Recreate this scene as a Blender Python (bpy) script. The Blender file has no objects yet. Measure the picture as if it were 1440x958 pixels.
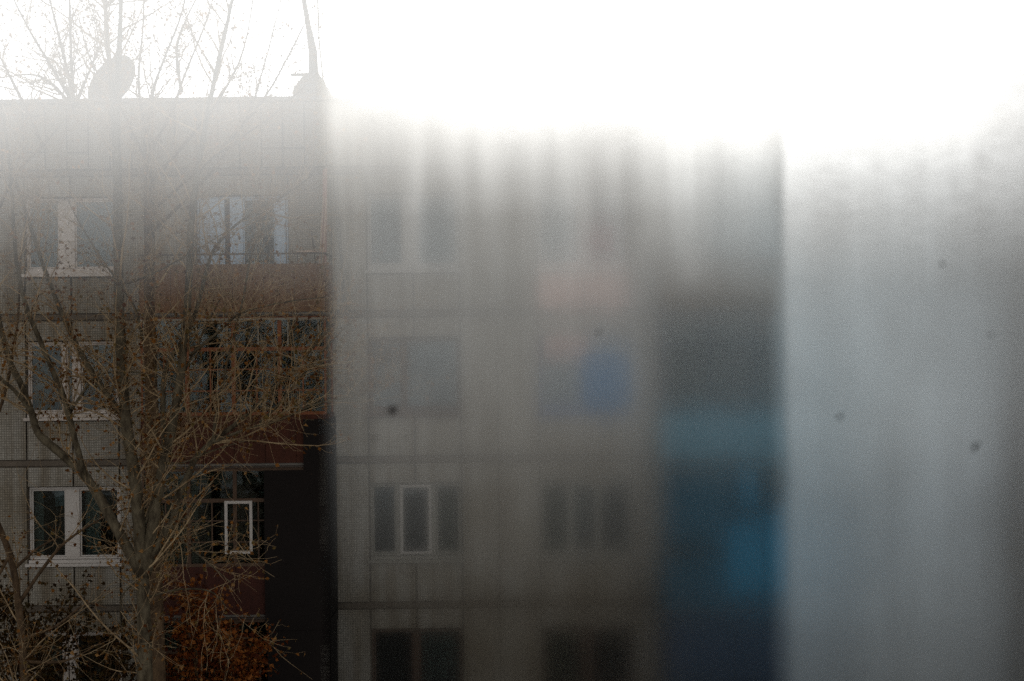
import bpy, math, random
from mathutils import Vector, Matrix
R = math.radians
rng = random.Random(7)
scn = bpy.context.scene
col = scn.collection

# ------------------------------------------------------------------ camera, sky, sun, exposure
CZ = 10.87                      # eye height: third-floor balcony
PHI = 0.0112                    # the camera is held slightly rolled
cam_d = bpy.data.cameras.new('camera')
cam = bpy.data.objects.new('camera', cam_d); col.objects.link(cam)
cam.location = (0, 0, CZ); cam.rotation_euler = (R(90), PHI, 0)
cam_d.lens = 50; cam_d.sensor_width = 36
cam_d.clip_start = 0.05; cam_d.clip_end = 3000
cam_d.dof.use_dof = True; cam_d.dof.focus_distance = 23.0; cam_d.dof.aperture_fstop = 5.6
scn.camera = cam

SUN_EL, SUN_AZ = R(19), R(-8)
w = bpy.data.worlds.new('World'); scn.world = w; w.use_nodes = True
nt = w.node_tree; nt.nodes.clear()
sky = nt.nodes.new('ShaderNodeTexSky'); sky.sky_type = 'NISHITA'; sky.sun_disc = False
sky.sun_elevation = SUN_EL; sky.sun_rotation = SUN_AZ
sky.air_density = 1.0; sky.dust_density = 0.5; sky.ozone_density = 1.0
hs = nt.nodes.new('ShaderNodeHueSaturation'); hs.inputs['Saturation'].default_value = 0.0
bg = nt.nodes.new('ShaderNodeBackground'); bg.inputs['Strength'].default_value = 0.074
wo = nt.nodes.new('ShaderNodeOutputWorld')
nt.links.new(sky.outputs[0], hs.inputs['Color']); nt.links.new(hs.outputs[0], bg.inputs['Color'])
nt.links.new(bg.outputs[0], wo.inputs['Surface'])

sd = bpy.data.lights.new('sun', 'SUN'); sd.energy = 3.0; sd.angle = R(6.0); sd.color = (1.0, 0.975, 0.945)
sun = bpy.data.objects.new('sun', sd); col.objects.link(sun)
sdir = Vector((math.sin(SUN_AZ)*math.cos(SUN_EL), math.cos(SUN_AZ)*math.cos(SUN_EL), math.sin(SUN_EL)))
sun.rotation_euler = (-sdir).to_track_quat('-Z', 'Y').to_euler(); sun.location = (0, 0, 60)

vs = scn.view_settings
scn.display_settings.display_device = 'sRGB'
vs.view_transform = 'Standard'; vs.look = 'None'; vs.gamma = 1; vs.exposure = 0.9
vs.use_curve_mapping = False
scn.cycles.use_denoising = False    # keeps the fine grain of the mist

# ------------------------------------------------------------------ helpers
YF = 27.0                       # facade distance
K = 0.0005                      # metres per photo pixel per metre of distance
def fx(x): return (x - 720)*K*YF
def fz(y): return CZ - (y - 479)*K*YF
def W(px, py, Y):               # a point of the photo at a real distance
    dx, dy = px - 720, py - 479
    return Vector(((dx - dy*PHI)*K*Y, Y, CZ - (dy + dx*PHI)*K*Y))

class MB:
    def __init__(self): self.v, self.f, self.m = [], [], []
    def face(self, pts, mi=0):
        b = len(self.v); self.v += [tuple(p) for p in pts]; self.f.append(tuple(range(b, b+len(pts)))); self.m.append(mi)
    def box(self, x0, x1, y0, y1, z0, z1, mi=0):
        b = len(self.v)
        self.v += [(x0,y0,z0),(x1,y0,z0),(x1,y1,z0),(x0,y1,z0),(x0,y0,z1),(x1,y0,z1),(x1,y1,z1),(x0,y1,z1)]
        for q in ((0,3,2,1),(4,5,6,7),(0,1,5,4),(1,2,6,5),(2,3,7,6),(3,0,4,7)):
            self.f.append(tuple(b+i for i in q)); self.m.append(mi)
    def ring(self, x0, x1, y0, y1, z0, z1, t, mi=0):      # a rectangular frame in the xz plane
        self.box(x0, x1, y0, y1, z0, z0+t, mi); self.box(x0, x1, y0, y1, z1-t, z1, mi)
        self.box(x0, x0+t, y0, y1, z0+t, z1-t, mi); self.box(x1-t, x1, y0, y1, z0+t, z1-t, mi)
    def tube(self, pts, rad, n=6, mi=0, cap=True):
        pts = [Vector(p) for p in pts]; b0 = len(self.v); N = len(pts); up = None
        for i, p in enumerate(pts):
            t = (pts[min(i+1, N-1)] - pts[max(i-1, 0)])
            if t.length < 1e-9: t = Vector((0,0,1))
            t.normalize()
            if up is None:
                up = Vector((1,0,0)) if abs(t.x) < .8 else Vector((0,1,0))
            up = (up - t*up.dot(t)); up.normalize(); s = t.cross(up)
            r = rad[i] if hasattr(rad, '__len__') else rad
            for k in range(n):
                a = 2*math.pi*k/n
                self.v.append(tuple(p + up*(r*math.cos(a)) + s*(r*math.sin(a))))
        for i in range(N-1):
            for k in range(n):
                k2 = (k+1) % n
                self.f.append((b0+i*n+k, b0+i*n+k2, b0+(i+1)*n+k2, b0+(i+1)*n+k)); self.m.append(mi)
        if cap:
            self.f.append(tuple(b0+k for k in reversed(range(n)))); self.m.append(mi)
            self.f.append(tuple(b0+(N-1)*n+k for k in range(n))); self.m.append(mi)
    def build(self, name, mats, parent=None, smooth=False, bevel=0, loc=None):
        o0 = Vector((0,0,0))
        if loc is not None: o0 = Vector(loc)
        p = parent
        while p is not None: o0 = o0 + p.location; p = p.parent
        me = bpy.data.meshes.new(name)
        me.from_pydata([(a-o0.x, b-o0.y, c-o0.z) for a, b, c in self.v], [], self.f)
        if not isinstance(mats, (list, tuple)): mats = [mats]
        for m in mats: me.materials.append(m)
        me.polygons.foreach_set('material_index', self.m)
        if smooth: me.polygons.foreach_set('use_smooth', [True]*len(self.f))
        me.update()
        o = bpy.data.objects.new(name, me); col.objects.link(o); o.parent = parent
        if loc is not None: o.location = loc
        if bevel:
            bv = o.modifiers.new('bevel', 'BEVEL'); bv.width = bevel; bv.segments = 2; bv.limit_method = 'ANGLE'
        return o

def thing(name, loc, label, cat, group=None):
    o = bpy.data.objects.new(name, None); col.objects.link(o); o.location = loc
    o.empty_display_size = .2
    return tag(o, label, cat, group)
def tag(o, label=None, cat=None, group=None, kind=None):
    if label: o['label'] = label
    if cat: o['category'] = cat
    if group: o['group'] = group
    if kind: o['kind'] = kind
    return o

# ------------------------------------------------------------------ materials
def newmat(name):
    m = bpy.data.materials.new(name); m.use_nodes = True; m.node_tree.nodes.clear()
    return m, m.node_tree.nodes, m.node_tree.links
def c4(c): return (c[0], c[1], c[2], 1)

def paint(name, base, var=.25, rough=.75, scale=3.0, dirt=None, bump=.2, stretch=1.0, spec=.3):
    """weathered paint/wood/concrete: large and small noise, drip-stretched dirt"""
    m, N, L = newmat(name)
    out = N.new('ShaderNodeOutputMaterial'); p = N.new('ShaderNodeBsdfPrincipled')
    tc = N.new('ShaderNodeTexCoord'); mp = N.new('ShaderNodeMapping')
    mp.inputs['Scale'].default_value = (stretch, stretch, 1.0)
    L.new(tc.outputs['Object'], mp.inputs['Vector'])
    n1 = N.new('ShaderNodeTexNoise'); n1.inputs['Scale'].default_value = scale; n1.inputs['Detail'].default_value = 8; n1.inputs['Roughness'].default_value = .65
    L.new(mp.outputs[0], n1.inputs['Vector'])
    r = N.new('ShaderNodeValToRGB')
    d = dirt or tuple(c*.45 for c in base)
    r.color_ramp.elements[0].position = .3; r.color_ramp.elements[1].position = .68
    r.color_ramp.elements[0].color = c4(tuple(a*(1-var)+b*var for a, b in zip(base, d)))
    r.color_ramp.elements[1].color = c4(tuple(min(.85, a*(1+var*.3)) for a in base))
    L.new(n1.outputs['Fac'], r.inputs['Fac'])
    n2 = N.new('ShaderNodeTexNoise'); n2.inputs['Scale'].default_value = scale*9; n2.inputs['Detail'].default_value = 5
    L.new(mp.outputs[0], n2.inputs['Vector'])
    r2 = N.new('ShaderNodeValToRGB'); r2.color_ramp.elements[0].position = .56; r2.color_ramp.elements[1].position = .7
    r2.color_ramp.elements[0].color = (0,0,0,1); r2.color_ramp.elements[1].color = (var,)*3+(1,)
    L.new(n2.outputs['Fac'], r2.inputs['Fac'])
    mx = N.new('ShaderNodeMix'); mx.data_type = 'RGBA'
    L.new(r2.outputs[0], mx.inputs[0]); L.new(r.outputs[0], mx.inputs[6]); mx.inputs[7].default_value = c4(d)
    L.new(mx.outputs[2], p.inputs['Base Color'])
    p.inputs['Roughness'].default_value = rough; p.inputs['Specular IOR Level'].default_value = spec
    if bump:
        b = N.new('ShaderNodeBump'); b.inputs['Strength'].default_value = bump; b.inputs['Distance'].default_value = .01
        L.new(n2.outputs['Fac'], b.inputs['Height']); L.new(b.outputs[0], p.inputs['Normal'])
    L.new(p.outputs[0], out.inputs['Surface'])
    return m

def tile_wall(name, base, grout):
    """panels faced with small ceramic mosaic"""
    m, N, L = newmat(name)
    out = N.new('ShaderNodeOutputMaterial'); p = N.new('ShaderNodeBsdfPrincipled')
    tc = N.new('ShaderNodeTexCoord')
    sx = N.new('ShaderNodeSeparateXYZ'); cx = N.new('ShaderNodeCombineXYZ')
    L.new(tc.outputs['Object'], sx.inputs[0]); L.new(sx.outputs['X'], cx.inputs['X']); L.new(sx.outputs['Z'], cx.inputs['Y'])
    br = N.new('ShaderNodeTexBrick'); br.offset = 0; br.squash = 1
    br.inputs['Scale'].default_value = 1.0; br.inputs['Brick Width'].default_value = .046; br.inputs['Row Height'].default_value = .046
    br.inputs['Mortar Size'].default_value = .0075; br.inputs['Mortar Smooth'].default_value = .2; br.inputs['Bias'].default_value = 0
    br.inputs['Color1'].default_value = c4(base); br.inputs['Color2'].default_value = c4(tuple(c*.7 for c in base))
    br.inputs['Mortar'].default_value = c4(grout)
    L.new(cx.outputs[0], br.inputs['Vector'])
    n = N.new('ShaderNodeTexNoise'); n.inputs['Scale'].default_value = .55; n.inputs['Detail'].default_value = 9; n.inputs['Roughness'].default_value = .62
    L.new(tc.outputs['Object'], n.inputs['Vector'])
    mp = N.new('ShaderNodeMapping'); mp.inputs['Scale'].default_value = (5, 5, .35); L.new(tc.outputs['Object'], mp.inputs['Vector'])
    n2 = N.new('ShaderNodeTexNoise'); n2.inputs['Scale'].default_value = 1.0; n2.inputs['Detail'].default_value = 6
    L.new(mp.outputs[0], n2.inputs['Vector'])
    r = N.new('ShaderNodeValToRGB'); r.color_ramp.elements[0].position = .35; r.color_ramp.elements[1].position = .65
    r.color_ramp.elements[0].color = (.62,.56,.46,1); r.color_ramp.elements[1].color = (1,1,1,1)
    L.new(n.outputs['Fac'], r.inputs['Fac'])
    r2 = N.new('ShaderNodeValToRGB'); r2.color_ramp.elements[0].position = .36; r2.color_ramp.elements[1].position = .6
    r2.color_ramp.elements[0].color = (.66,.6,.52,1); r2.color_ramp.elements[1].color = (1,1,1,1)
    L.new(n2.outputs['Fac'], r2.inputs['Fac'])
    a = N.new('ShaderNodeMix'); a.data_type = 'RGBA'; a.blend_type = 'MULTIPLY'; a.inputs[0].default_value = 1
    L.new(br.outputs['Color'], a.inputs[6]); L.new(r.outputs[0], a.inputs[7])
    b = N.new('ShaderNodeMix'); b.data_type = 'RGBA'; b.blend_type = 'MULTIPLY'; b.inputs[0].default_value = 1
    L.new(a.outputs[2], b.inputs[6]); L.new(r2.outputs[0], b.inputs[7])
    L.new(b.outputs[2], p.inputs['Base Color']); p.inputs['Roughness'].default_value = .55; p.inputs['Specular IOR Level'].default_value = .25
    bp = N.new('ShaderNodeBump'); bp.inputs['Strength'].default_value = .5; bp.inputs['Distance'].default_value = .004; bp.invert = True
    L.new(br.outputs['Fac'], bp.inputs['Height']); L.new(bp.outputs[0], p.inputs['Normal'])
    L.new(p.outputs[0], out.inputs['Surface'])
    return m

def bark(name, light, dark, scale):
    m, N, L = newmat(name)
    out = N.new('ShaderNodeOutputMaterial'); p = N.new('ShaderNodeBsdfPrincipled')
    tc = N.new('ShaderNodeTexCoord'); mp = N.new('ShaderNodeMapping'); mp.inputs['Scale'].default_value = (1, 1, .45)
    L.new(tc.outputs['Object'], mp.inputs[0])
    n = N.new('ShaderNodeTexNoise'); n.inputs['Scale'].default_value = scale; n.inputs['Detail'].default_value = 9; n.inputs['Roughness'].default_value = .7
    L.new(mp.outputs[0], n.inputs['Vector'])
    r = N.new('ShaderNodeValToRGB'); r.color_ramp.elements[0].position = .38; r.color_ramp.elements[1].position = .6
    r.color_ramp.elements[0].color = c4(dark); r.color_ramp.elements[1].color = c4(light)
    L.new(n.outputs['Fac'], r.inputs['Fac']); L.new(r.outputs[0], p.inputs['Base Color'])
    p.inputs['Roughness'].default_value = .85; p.inputs['Specular IOR Level'].default_value = .2
    b = N.new('ShaderNodeBump'); b.inputs['Strength'].default_value = .6; b.inputs['Distance'].default_value = .02
    L.new(n.outputs['Fac'], b.inputs['Height']); L.new(b.outputs[0], p.inputs['Normal'])
    L.new(p.outputs[0], out.inputs['Surface'])
    return m

def leafmat(name, cols):
    m, N, L = newmat(name)
    out = N.new('ShaderNodeOutputMaterial')
    g = N.new('ShaderNodeNewGeometry'); r = N.new('ShaderNodeValToRGB')
    r.color_ramp.interpolation = 'CONSTANT'
    while len(r.color_ramp.elements) < len(cols): r.color_ramp.elements.new(.5)
    for i, c in enumerate(cols):
        r.color_ramp.elements[i].position = i/len(cols); r.color_ramp.elements[i].color = c4(c)
    L.new(g.outputs['Random Per Island'], r.inputs['Fac'])
    d = N.new('ShaderNodeBsdfDiffuse'); t = N.new('ShaderNodeBsdfTranslucent'); mx = N.new('ShaderNodeMixShader'); mx.inputs[0].default_value = .35
    L.new(r.outputs[0], d.inputs[0]); L.new(r.outputs[0], t.inputs[0]); L.new(d.outputs[0], mx.inputs[1]); L.new(t.outputs[0], mx.inputs[2])
    L.new(mx.outputs[0], out.inputs['Surface'])
    return m

def window_glass():
    m, N, L = newmat('window glass')
    out = N.new('ShaderNodeOutputMaterial')
    t = N.new('ShaderNodeBsdfTransparent'); t.inputs[0].default_value = (.62,.68,.66,1)
    g = N.new('ShaderNodeBsdfGlossy'); g.inputs['Roughness'].default_value = .06; g.inputs[0].default_value = (.8,.85,.86,1)
    f = N.new('ShaderNodeFresnel'); f.inputs['IOR'].default_value = 1.5
    tc = N.new('ShaderNodeTexCoord'); n = N.new('ShaderNodeTexNoise'); n.inputs['Scale'].default_value = 2.2; n.inputs['Detail'].default_value = 2
    b = N.new('ShaderNodeBump'); b.inputs['Strength'].default_value = .12; b.inputs['Distance'].default_value = .05
    L.new(tc.outputs['Object'], n.inputs['Vector']); L.new(n.outputs['Fac'], b.inputs['Height']); L.new(b.outputs[0], g.inputs['Normal'])
    mx = N.new('ShaderNodeMixShader'); L.new(f.outputs[0], mx.inputs[0]); L.new(t.outputs[0], mx.inputs[1]); L.new(g.outputs[0], mx.inputs[2])
    L.new(mx.outputs[0], out.inputs['Surface'])
    return m

def cloth(name, c):
    m, N, L = newmat(name)
    out = N.new('ShaderNodeOutputMaterial')
    tc = N.new('ShaderNodeTexCoord'); n = N.new('ShaderNodeTexNoise'); n.inputs['Scale'].default_value = 6; n.inputs['Detail'].default_value = 4
    L.new(tc.outputs['Object'], n.inputs['Vector'])
    r = N.new('ShaderNodeValToRGB'); r.color_ramp.elements[0].position = .3; r.color_ramp.elements[1].position = .7
    r.color_ramp.elements[0].color = c4(tuple(x*.75 for x in c)); r.color_ramp.elements[1].color = c4(c)
    L.new(n.outputs['Fac'], r.inputs['Fac'])
    d = N.new('ShaderNodeBsdfDiffuse'); L.new(r.outputs[0], d.inputs[0]); L.new(d.outputs[0], out.inputs['Surface'])
    return m

M = {}
M['tile'] = tile_wall('mosaic tile', (.44,.415,.37), (.21,.195,.165))
M['joint'] = paint('panel joint mortar', (.13,.105,.08), .5, .9, 2.0)
M['plaster'] = paint('grey plaster', (.30,.29,.27), .4, .9, 1.2)
M['pink_panel'] = paint('salmon paint', (.50,.33,.27), .35, .8, 1.5)
M['cap'] = paint('galvanised cap', (.22,.22,.22), .4, .5, 2)
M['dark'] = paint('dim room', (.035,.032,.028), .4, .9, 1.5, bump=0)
M['white'] = paint('old white paint', (.52,.465,.42), .45, .6, 4, dirt=(.25,.2,.15))
M['greywhite'] = paint('grey white paint', (.36,.34,.31), .4, .6, 4)
M['fresh_white'] = paint('white plastic', (.50,.46,.42), .2, .4, 3, dirt=(.33,.29,.25))
M['bluewhite'] = paint('pale blue paint', (.36,.46,.56), .35, .6, 4, dirt=(.2,.2,.2))
M['redwood'] = paint('red brown stained wood', (.20,.065,.024), .5, .6, 5, stretch=.6)
M['brownwood'] = paint('dark brown wood', (.085,.05,.03), .5, .7, 5)
M['paleframe'] = paint('grey painted frame', (.26,.24,.2), .5, .7, 5)
M['rust'] = paint('rust brown sheet', (.17,.09,.045), .55, .8, 2.2, dirt=(.07,.03,.012), stretch=2.5)
M['darkred'] = paint('dark red sheet', (.06,.015,.005), .5, .75, 2.2, dirt=(.02,.005,.003), stretch=2.5)
M['oxblood'] = paint('oxblood sheet', (.05,.012,.006), .5, .75, 2.2, dirt=(.012,.004,.003), stretch=2.5)
M['near_black'] = paint('black roofing felt and balcony shade', (.008,.005,.004), .4, .9, 3)  # roofing felt; also the painted-in shade at the balconies' right end
M['tan'] = paint('tan sheet', (.19,.15,.11), .45, .8, 2, stretch=2.5)
M['teal'] = paint('pale teal sheet', (.09,.23,.31), .4, .7, 2, stretch=2.5)
M['blue'] = paint('strong blue paint', (.002,.20,.37), .35, .6, 2, stretch=2.5)
M['deepteal'] = paint('deep teal sheet', (.004,.075,.13), .4, .8, 2, stretch=2.5)
M['navy'] = paint('navy sheet', (.010,.038,.085), .4, .8, 2, stretch=2.5)
M['deepblue'] = paint('deep blue paint', (.05,.09,.19), .35, .6, 3)
M['concrete'] = paint('concrete slab', (.17,.155,.135), .5, .9, 2.5)
M['iron'] = paint('old iron', (.06,.045,.035), .5, .6, 8)
M['dish'] = paint('grey dish paint', (.15,.15,.145), .3, .6, 2)
M['lath'] = paint('pale bare wood', (.42,.30,.22), .4, .8, 6, stretch=4)
M['pinklath'] = paint('pink painted wood', (.33,.17,.13), .4, .8, 6, stretch=4)
M['cable'] = paint('black cable', (.03,.03,.03), .3, .6, 6, bump=0)
M['ground'] = paint('bare earth and dead grass', (.085,.07,.045), .6, .95, .6, dirt=(.04,.03,.02))
M['glass'] = window_glass()
M['bark_grey'] = bark('grey bark', (.13,.105,.066), (.036,.026,.015), 9)
M['bark_brown'] = bark('brown bark', (.12,.075,.04), (.04,.024,.013), 9)
M['twig'] = bark('twig bark', (.44,.32,.185), (.19,.12,.06), 5)
M['leaf'] = leafmat('dry leaves', [(.18,.08,.025),(.24,.10,.025),(.11,.055,.018),(.15,.10,.035),(.32,.17,.06),(.10,.035,.012)])
M['leaf_dull'] = leafmat('dull leaves', [(.05,.03,.012),(.09,.05,.018),(.035,.024,.012),(.07,.05,.02),(.12,.06,.02),(.03,.016,.008)])
M['leaf_red'] = leafmat('russet leaves', [(.19,.05,.014),(.25,.08,.02),(.11,.03,.01),(.30,.11,.03),(.07,.02,.01)])
for k, c in dict(mauve=(.16,.11,.14), grey=(.26,.25,.24), net=(.33,.34,.33), tanc=(.30,.22,.16), blanket=(.001,.12,.29), red=(.24,.035,.03), bluec=(.008,.12,.40), pinkc=(.42,.27,.23),
                 slate=(.10,.13,.17), green=(.13,.15,.13), palec=(.30,.36,.42)).items():
    M['c_'+k] = cloth('curtain '+k, c)

# ------------------------------------------------------------------ ground
g = MB(); g.face([(-150,-60,0),(150,-60,0),(150,220,0),(-150,220,0)])
tag(g.build('ground', M['ground']), kind='structure')

# ------------------------------------------------------------------ the apartment block opposite
FL = [233, 435, 640, 845, 1050, 1236]     # ceiling of the top storey, then the floor lines (plumb photo rows)
ROOF = 132
B = thing('apartment_building', (0, YF, 0), 'grey five storey panel block faced with small tiles, balconies in stacks', 'building')
XL, XR = -420, 1760
WIN = [(-204, -74), (36, 166), (277, 407), (517, 647), (757, 887), (998, 1128), (1240, 1370), (1480, 1610)]
BALC = [(207, 463), (928, 1184), (1412, 1668)]
def wrow(r): return FL[r] + 38, FL[r] + 141

wall = MB(); J = 2.2
def panel(x0, x1, y0, y1, mi=0, d=0.0):
    jx, jy = J*.5, J*.5
    wall.box(fx(x0+jx), fx(x1-jx), YF+d, YF+.058, fz(y1-jy), fz(y0+jy), mi)
# backing behind the joints, left open at the windows
cols = sorted([XL, XR] + [v for p in WIN for v in p])
for r in range(5):
    y0, y1 = FL[r], FL[r+1]; a, b = wrow(r)
    wall.box(fx(XL), fx(XR), YF+.06, YF+.32, fz(a), fz(y0), 1)
    wall.box(fx(XL), fx(XR), YF+.06, YF+.32, fz(y1), fz(b), 1)
    xs = [XL] + [v for p in WIN for v in p] + [XR]
    for i in range(0, len(xs), 2):
        wall.box(fx(xs[i]), fx(xs[i+1]), YF+.061, YF+.319, fz(b)+.0005, fz(a)-.0005, 1)
    ymid0, ymid1 = y0 + 9, y1
    for i in range(0, len(xs), 2):          # blank piers, with a joint in the middle of the wide ones
        x0, x1 = xs[i], xs[i+1]
        cuts = [x0, x1] if x1 - x0 < 60 else [x0, (x0+x1)/2 - 3, x1]
        for c0, c1 in zip(cuts[:-1], cuts[1:]): panel(c0, c1, ymid0, ymid1)
    for k, (x0, x1) in enumerate(WIN):      # spandrels above and below each window, two slabs wide
        xm = (x0+x1)/2; mi = 2 if (k == 4 and r == 0) else 0
        for c0, c1 in ((x0, xm), (xm, x1)):
            panel(c0, c1, ymid0, a); panel(c0, c1, b + 9, ymid1, mi)
    wall.box(fx(XL), fx(XR), YF+.012, YF+.0585, fz(y0+8), fz(y0+.5), 1)   # mortar band at the floor line
# attic strip made of narrow slabs
wall.box(fx(XL), fx(XR), YF+.06, YF+.30, fz(FL[0]), fz(ROOF+6), 1)
x = XL
while x < XR:
    q = rng.random(); yb = ROOF + 8
    cutsy = [yb, FL[0]-1]
    if q < .3: cutsy = [yb, rng.choice([156, 205, 208]), FL[0]-1]
    elif q < .45: cutsy = [yb, 156, 207, FL[0]-1]
    for a, b in zip(cutsy[:-1], cutsy[1:]): panel(x, x+30.4, a, b, 0, rng.choice([0, 0, .004]))
    x += 30.4
# end walls, back, flat roof
zr = fz(ROOF+6)
wall.box(fx(XL)-.3, fx(XL), YF+.002, YF+12, 0, zr, 3); wall.box(fx(XR), fx(XR)+.3, YF+.002, YF+12, 0, zr, 3)
wall.box(fx(XL), fx(XR), YF+11.7, YF+12, 0, zr, 3)
wall.box(fx(XL), fx(XR), YF+.05, YF+.33, 0, fz(FL[5]), 3)
wall.build('wall', [M['tile'], M['joint'], M['pink_panel'], M['plaster']], B)
c = MB(); c.box(fx(XL)-.32, fx(XR)+.32, YF-.03, YF+.32, fz(ROOF+6)+.002, fz(ROOF), 0); c.build('parapet_cap', M['cap'], B, bevel=.012)
c = MB(); c.box(fx(XL), fx(XR), YF+.33, YF+11.69, zr-.25, zr-.05); c.build('roof', M['near_black'], B)
for r in range(5):                           # rooms behind the panes
    pass
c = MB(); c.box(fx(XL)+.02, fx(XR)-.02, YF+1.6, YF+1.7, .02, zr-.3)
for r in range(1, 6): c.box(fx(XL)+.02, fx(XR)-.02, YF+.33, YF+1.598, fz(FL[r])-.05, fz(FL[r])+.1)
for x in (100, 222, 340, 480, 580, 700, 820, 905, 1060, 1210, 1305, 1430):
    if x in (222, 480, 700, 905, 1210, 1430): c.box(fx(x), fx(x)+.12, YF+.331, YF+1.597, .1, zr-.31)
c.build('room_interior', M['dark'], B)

def curtain_mesh(x0, x1, z0, z1, y, amp=.025, n=None):
    m = MB(); n = n or max(6, int((x1-x0)/.03)); ph = rng.random()*6
    def P(i, z):
        t = i/n; return (x0+(x1-x0)*t, y + amp*math.sin(ph + t*(x1-x0)*38 + .8*math.sin(t*9+ph)), z)
    for i in range(n): m.face([P(i, z0), P(i+1, z0), P(i+1, z1), P(i, z1)])
    return m

def window(k, r, frame, mull=(.355, .525), curt=(), name='window', sill=True, ft=3.0, white_sash=None, label=None, xoff=None, rows=None, pane=None):
    x0, x1 = WIN[k] if xoff is None else xoff
    a, b = wrow(r) if rows is None else rows
    X0, X1, Z0, Z1 = fx(x0+.6), fx(x1-.6), fz(b-.6), fz(a+.6); t = ft*.0135
    yf0, yf1 = YF+.09, YF+.16
    m = MB(); m.ring(X0, X1, yf0, yf1, Z0, Z1, t)
    spans = []; ww = X1 - X0
    if mull:
        segs = []; prev = X0+t
        mm = mull if isinstance(mull[0], tuple) else (mull,)
        for (f0, f1) in mm:
            m.box(X0+ww*f0, X0+ww*f1, yf0-.01, yf1, Z0+t, Z1-t); segs.append((prev, X0+ww*f0)); prev = X0+ww*f1
        segs.append((prev, X1-t)); spans = segs
    else: spans = [(X0+t, X1-t)]
    o = m.build(name, frame, B, bevel=.006)
    if label: o['label'] = label
    s = .028; sm = MB(); gm = MB()
    for (s0, s1) in spans:
        if s1 - s0 < .12: continue
        gl = MB(); sm.ring(s0+.004, s1-.004, yf0+.015, yf1-.012, Z0+t+.004, Z1-t-.004, s)
        gm.box(s0+s, s1-s, yf0+.035, yf0+.04, Z0+t+s, Z1-t-s)
    sm.build('sash', frame, o, bevel=.004); gm.build('pane', pane or M['glass'], o)
    if white_sash is not None:
        s0, s1 = spans[white_sash]; wsm = MB(); wsm.ring(s0-.03, s1+.05, yf0-.06, yf0-.012, Z0+t-.01, Z1-t+.01, .05)
        wsm.build('open_sash', M['fresh_white'], o, bevel=.006)
    if sill:
        sl = MB(); sl.box(fx(x0-3), fx(x1+3), YF-.07, YF+.088, fz(b+8.6), fz(b+4.4)); sl.box(fx(x0+1), fx(x1-1), YF-.001, YF+.087, fz(b+4.2), fz(b-.4)); sl.build('sill', frame, o, bevel=.006)
    for (f0, f1, cn, *h) in curt:
        zt = Z1 - .03; zb = Z0 + .03 + (Z1-Z0)*(h[0] if h else 0)
        curtain_mesh(X0+ww*f0, X0+ww*f1, zb, zt, YF+.26+rng.random()*.03).build('curtain', M['c_'+cn], o)
    return o

fw, wt, bw = M['fresh_white'], M['white'], M['bluewhite']
window(1, 0, wt, (.36,.53), [(.03,.34,'green',.55),(.55,.97,'slate',.2)])
window(1, 1, wt, ((.385,.42),(.5,.58)), [(.04,.2,'green'),(.62,.95,'tanc',.5)])
window(1, 2, fw, (.40,.55), [(.03,.12,'net'),(.25,.36,'palec',.7),(.58,.75,'net')])
window(1, 3, wt, (.36,.5), [(.03,.3,'grey',.4)])
window(3, 0, M['greywhite'], (.385,.55), [(.02,.2,'slate',.5)])
window(3, 1, M['brownwood'], (.36,.40), [(.3,.6,'slate'),(.66,.97,'slate',.4)])
window(3, 2, M['paleframe'], ((.28,.345),(.64,.72)), [(.74,.97,'tanc'),(.03,.25,'slate',.6)], white_sash=1)
window(3, 3, M['brownwood'], (.45,.52), [(.5,.97,'grey',.2)])
window(4, 0, wt, (.44,.56), [(.02,.42,'pinkc',.0),(.58,.78,'red'),(.78,.98,'pinkc',.1)])
window(4, 1, M['deepblue'], (.46,.5), [(.02,.5,'pinkc',.6),(.5,.98,'bluec'),(.05,.45,'slate')])
window(4, 2, M['paleframe'], ((.3,.36),(.6,.66)), [(.02,.3,'tanc'),(.37,.5,'grey',.4)])
window(4, 3, M['brownwood'], (.44,.55), [(.02,.4,'tanc')])
window(2, 0, bw, ((.03,.3),(.36,.50),(.86,.97)), [(.3,.36,'mauve'),(.5,.70,'tanc'),(.70,.86,'palec',.45)], sill=False)
for r in (1, 2, 3): window(2, r, M['brownwood'], (.4,.5), [(.05,.35,'tanc')], sill=False)
for r in range(4):
    window(5, r, [M['paleframe'], M['brownwood'], M['blue'], M['navy']][r], (.3,.42), [(.5,.95,'slate')], sill=False)
    window(6, r, [wt, fw, bw, wt][r], (.42,.54), [(.03,.4,['net','grey','palec','tanc'][r]),(.58,.95,['slate','net','bluec','grey'][r],.3)])
    window(7, r, M['brownwood'], (.4,.5), [(.1,.4,'mauve')], sill=False)
    window(0, r, wt, (.38,.52), [(.05,.3,'grey')])

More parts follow.
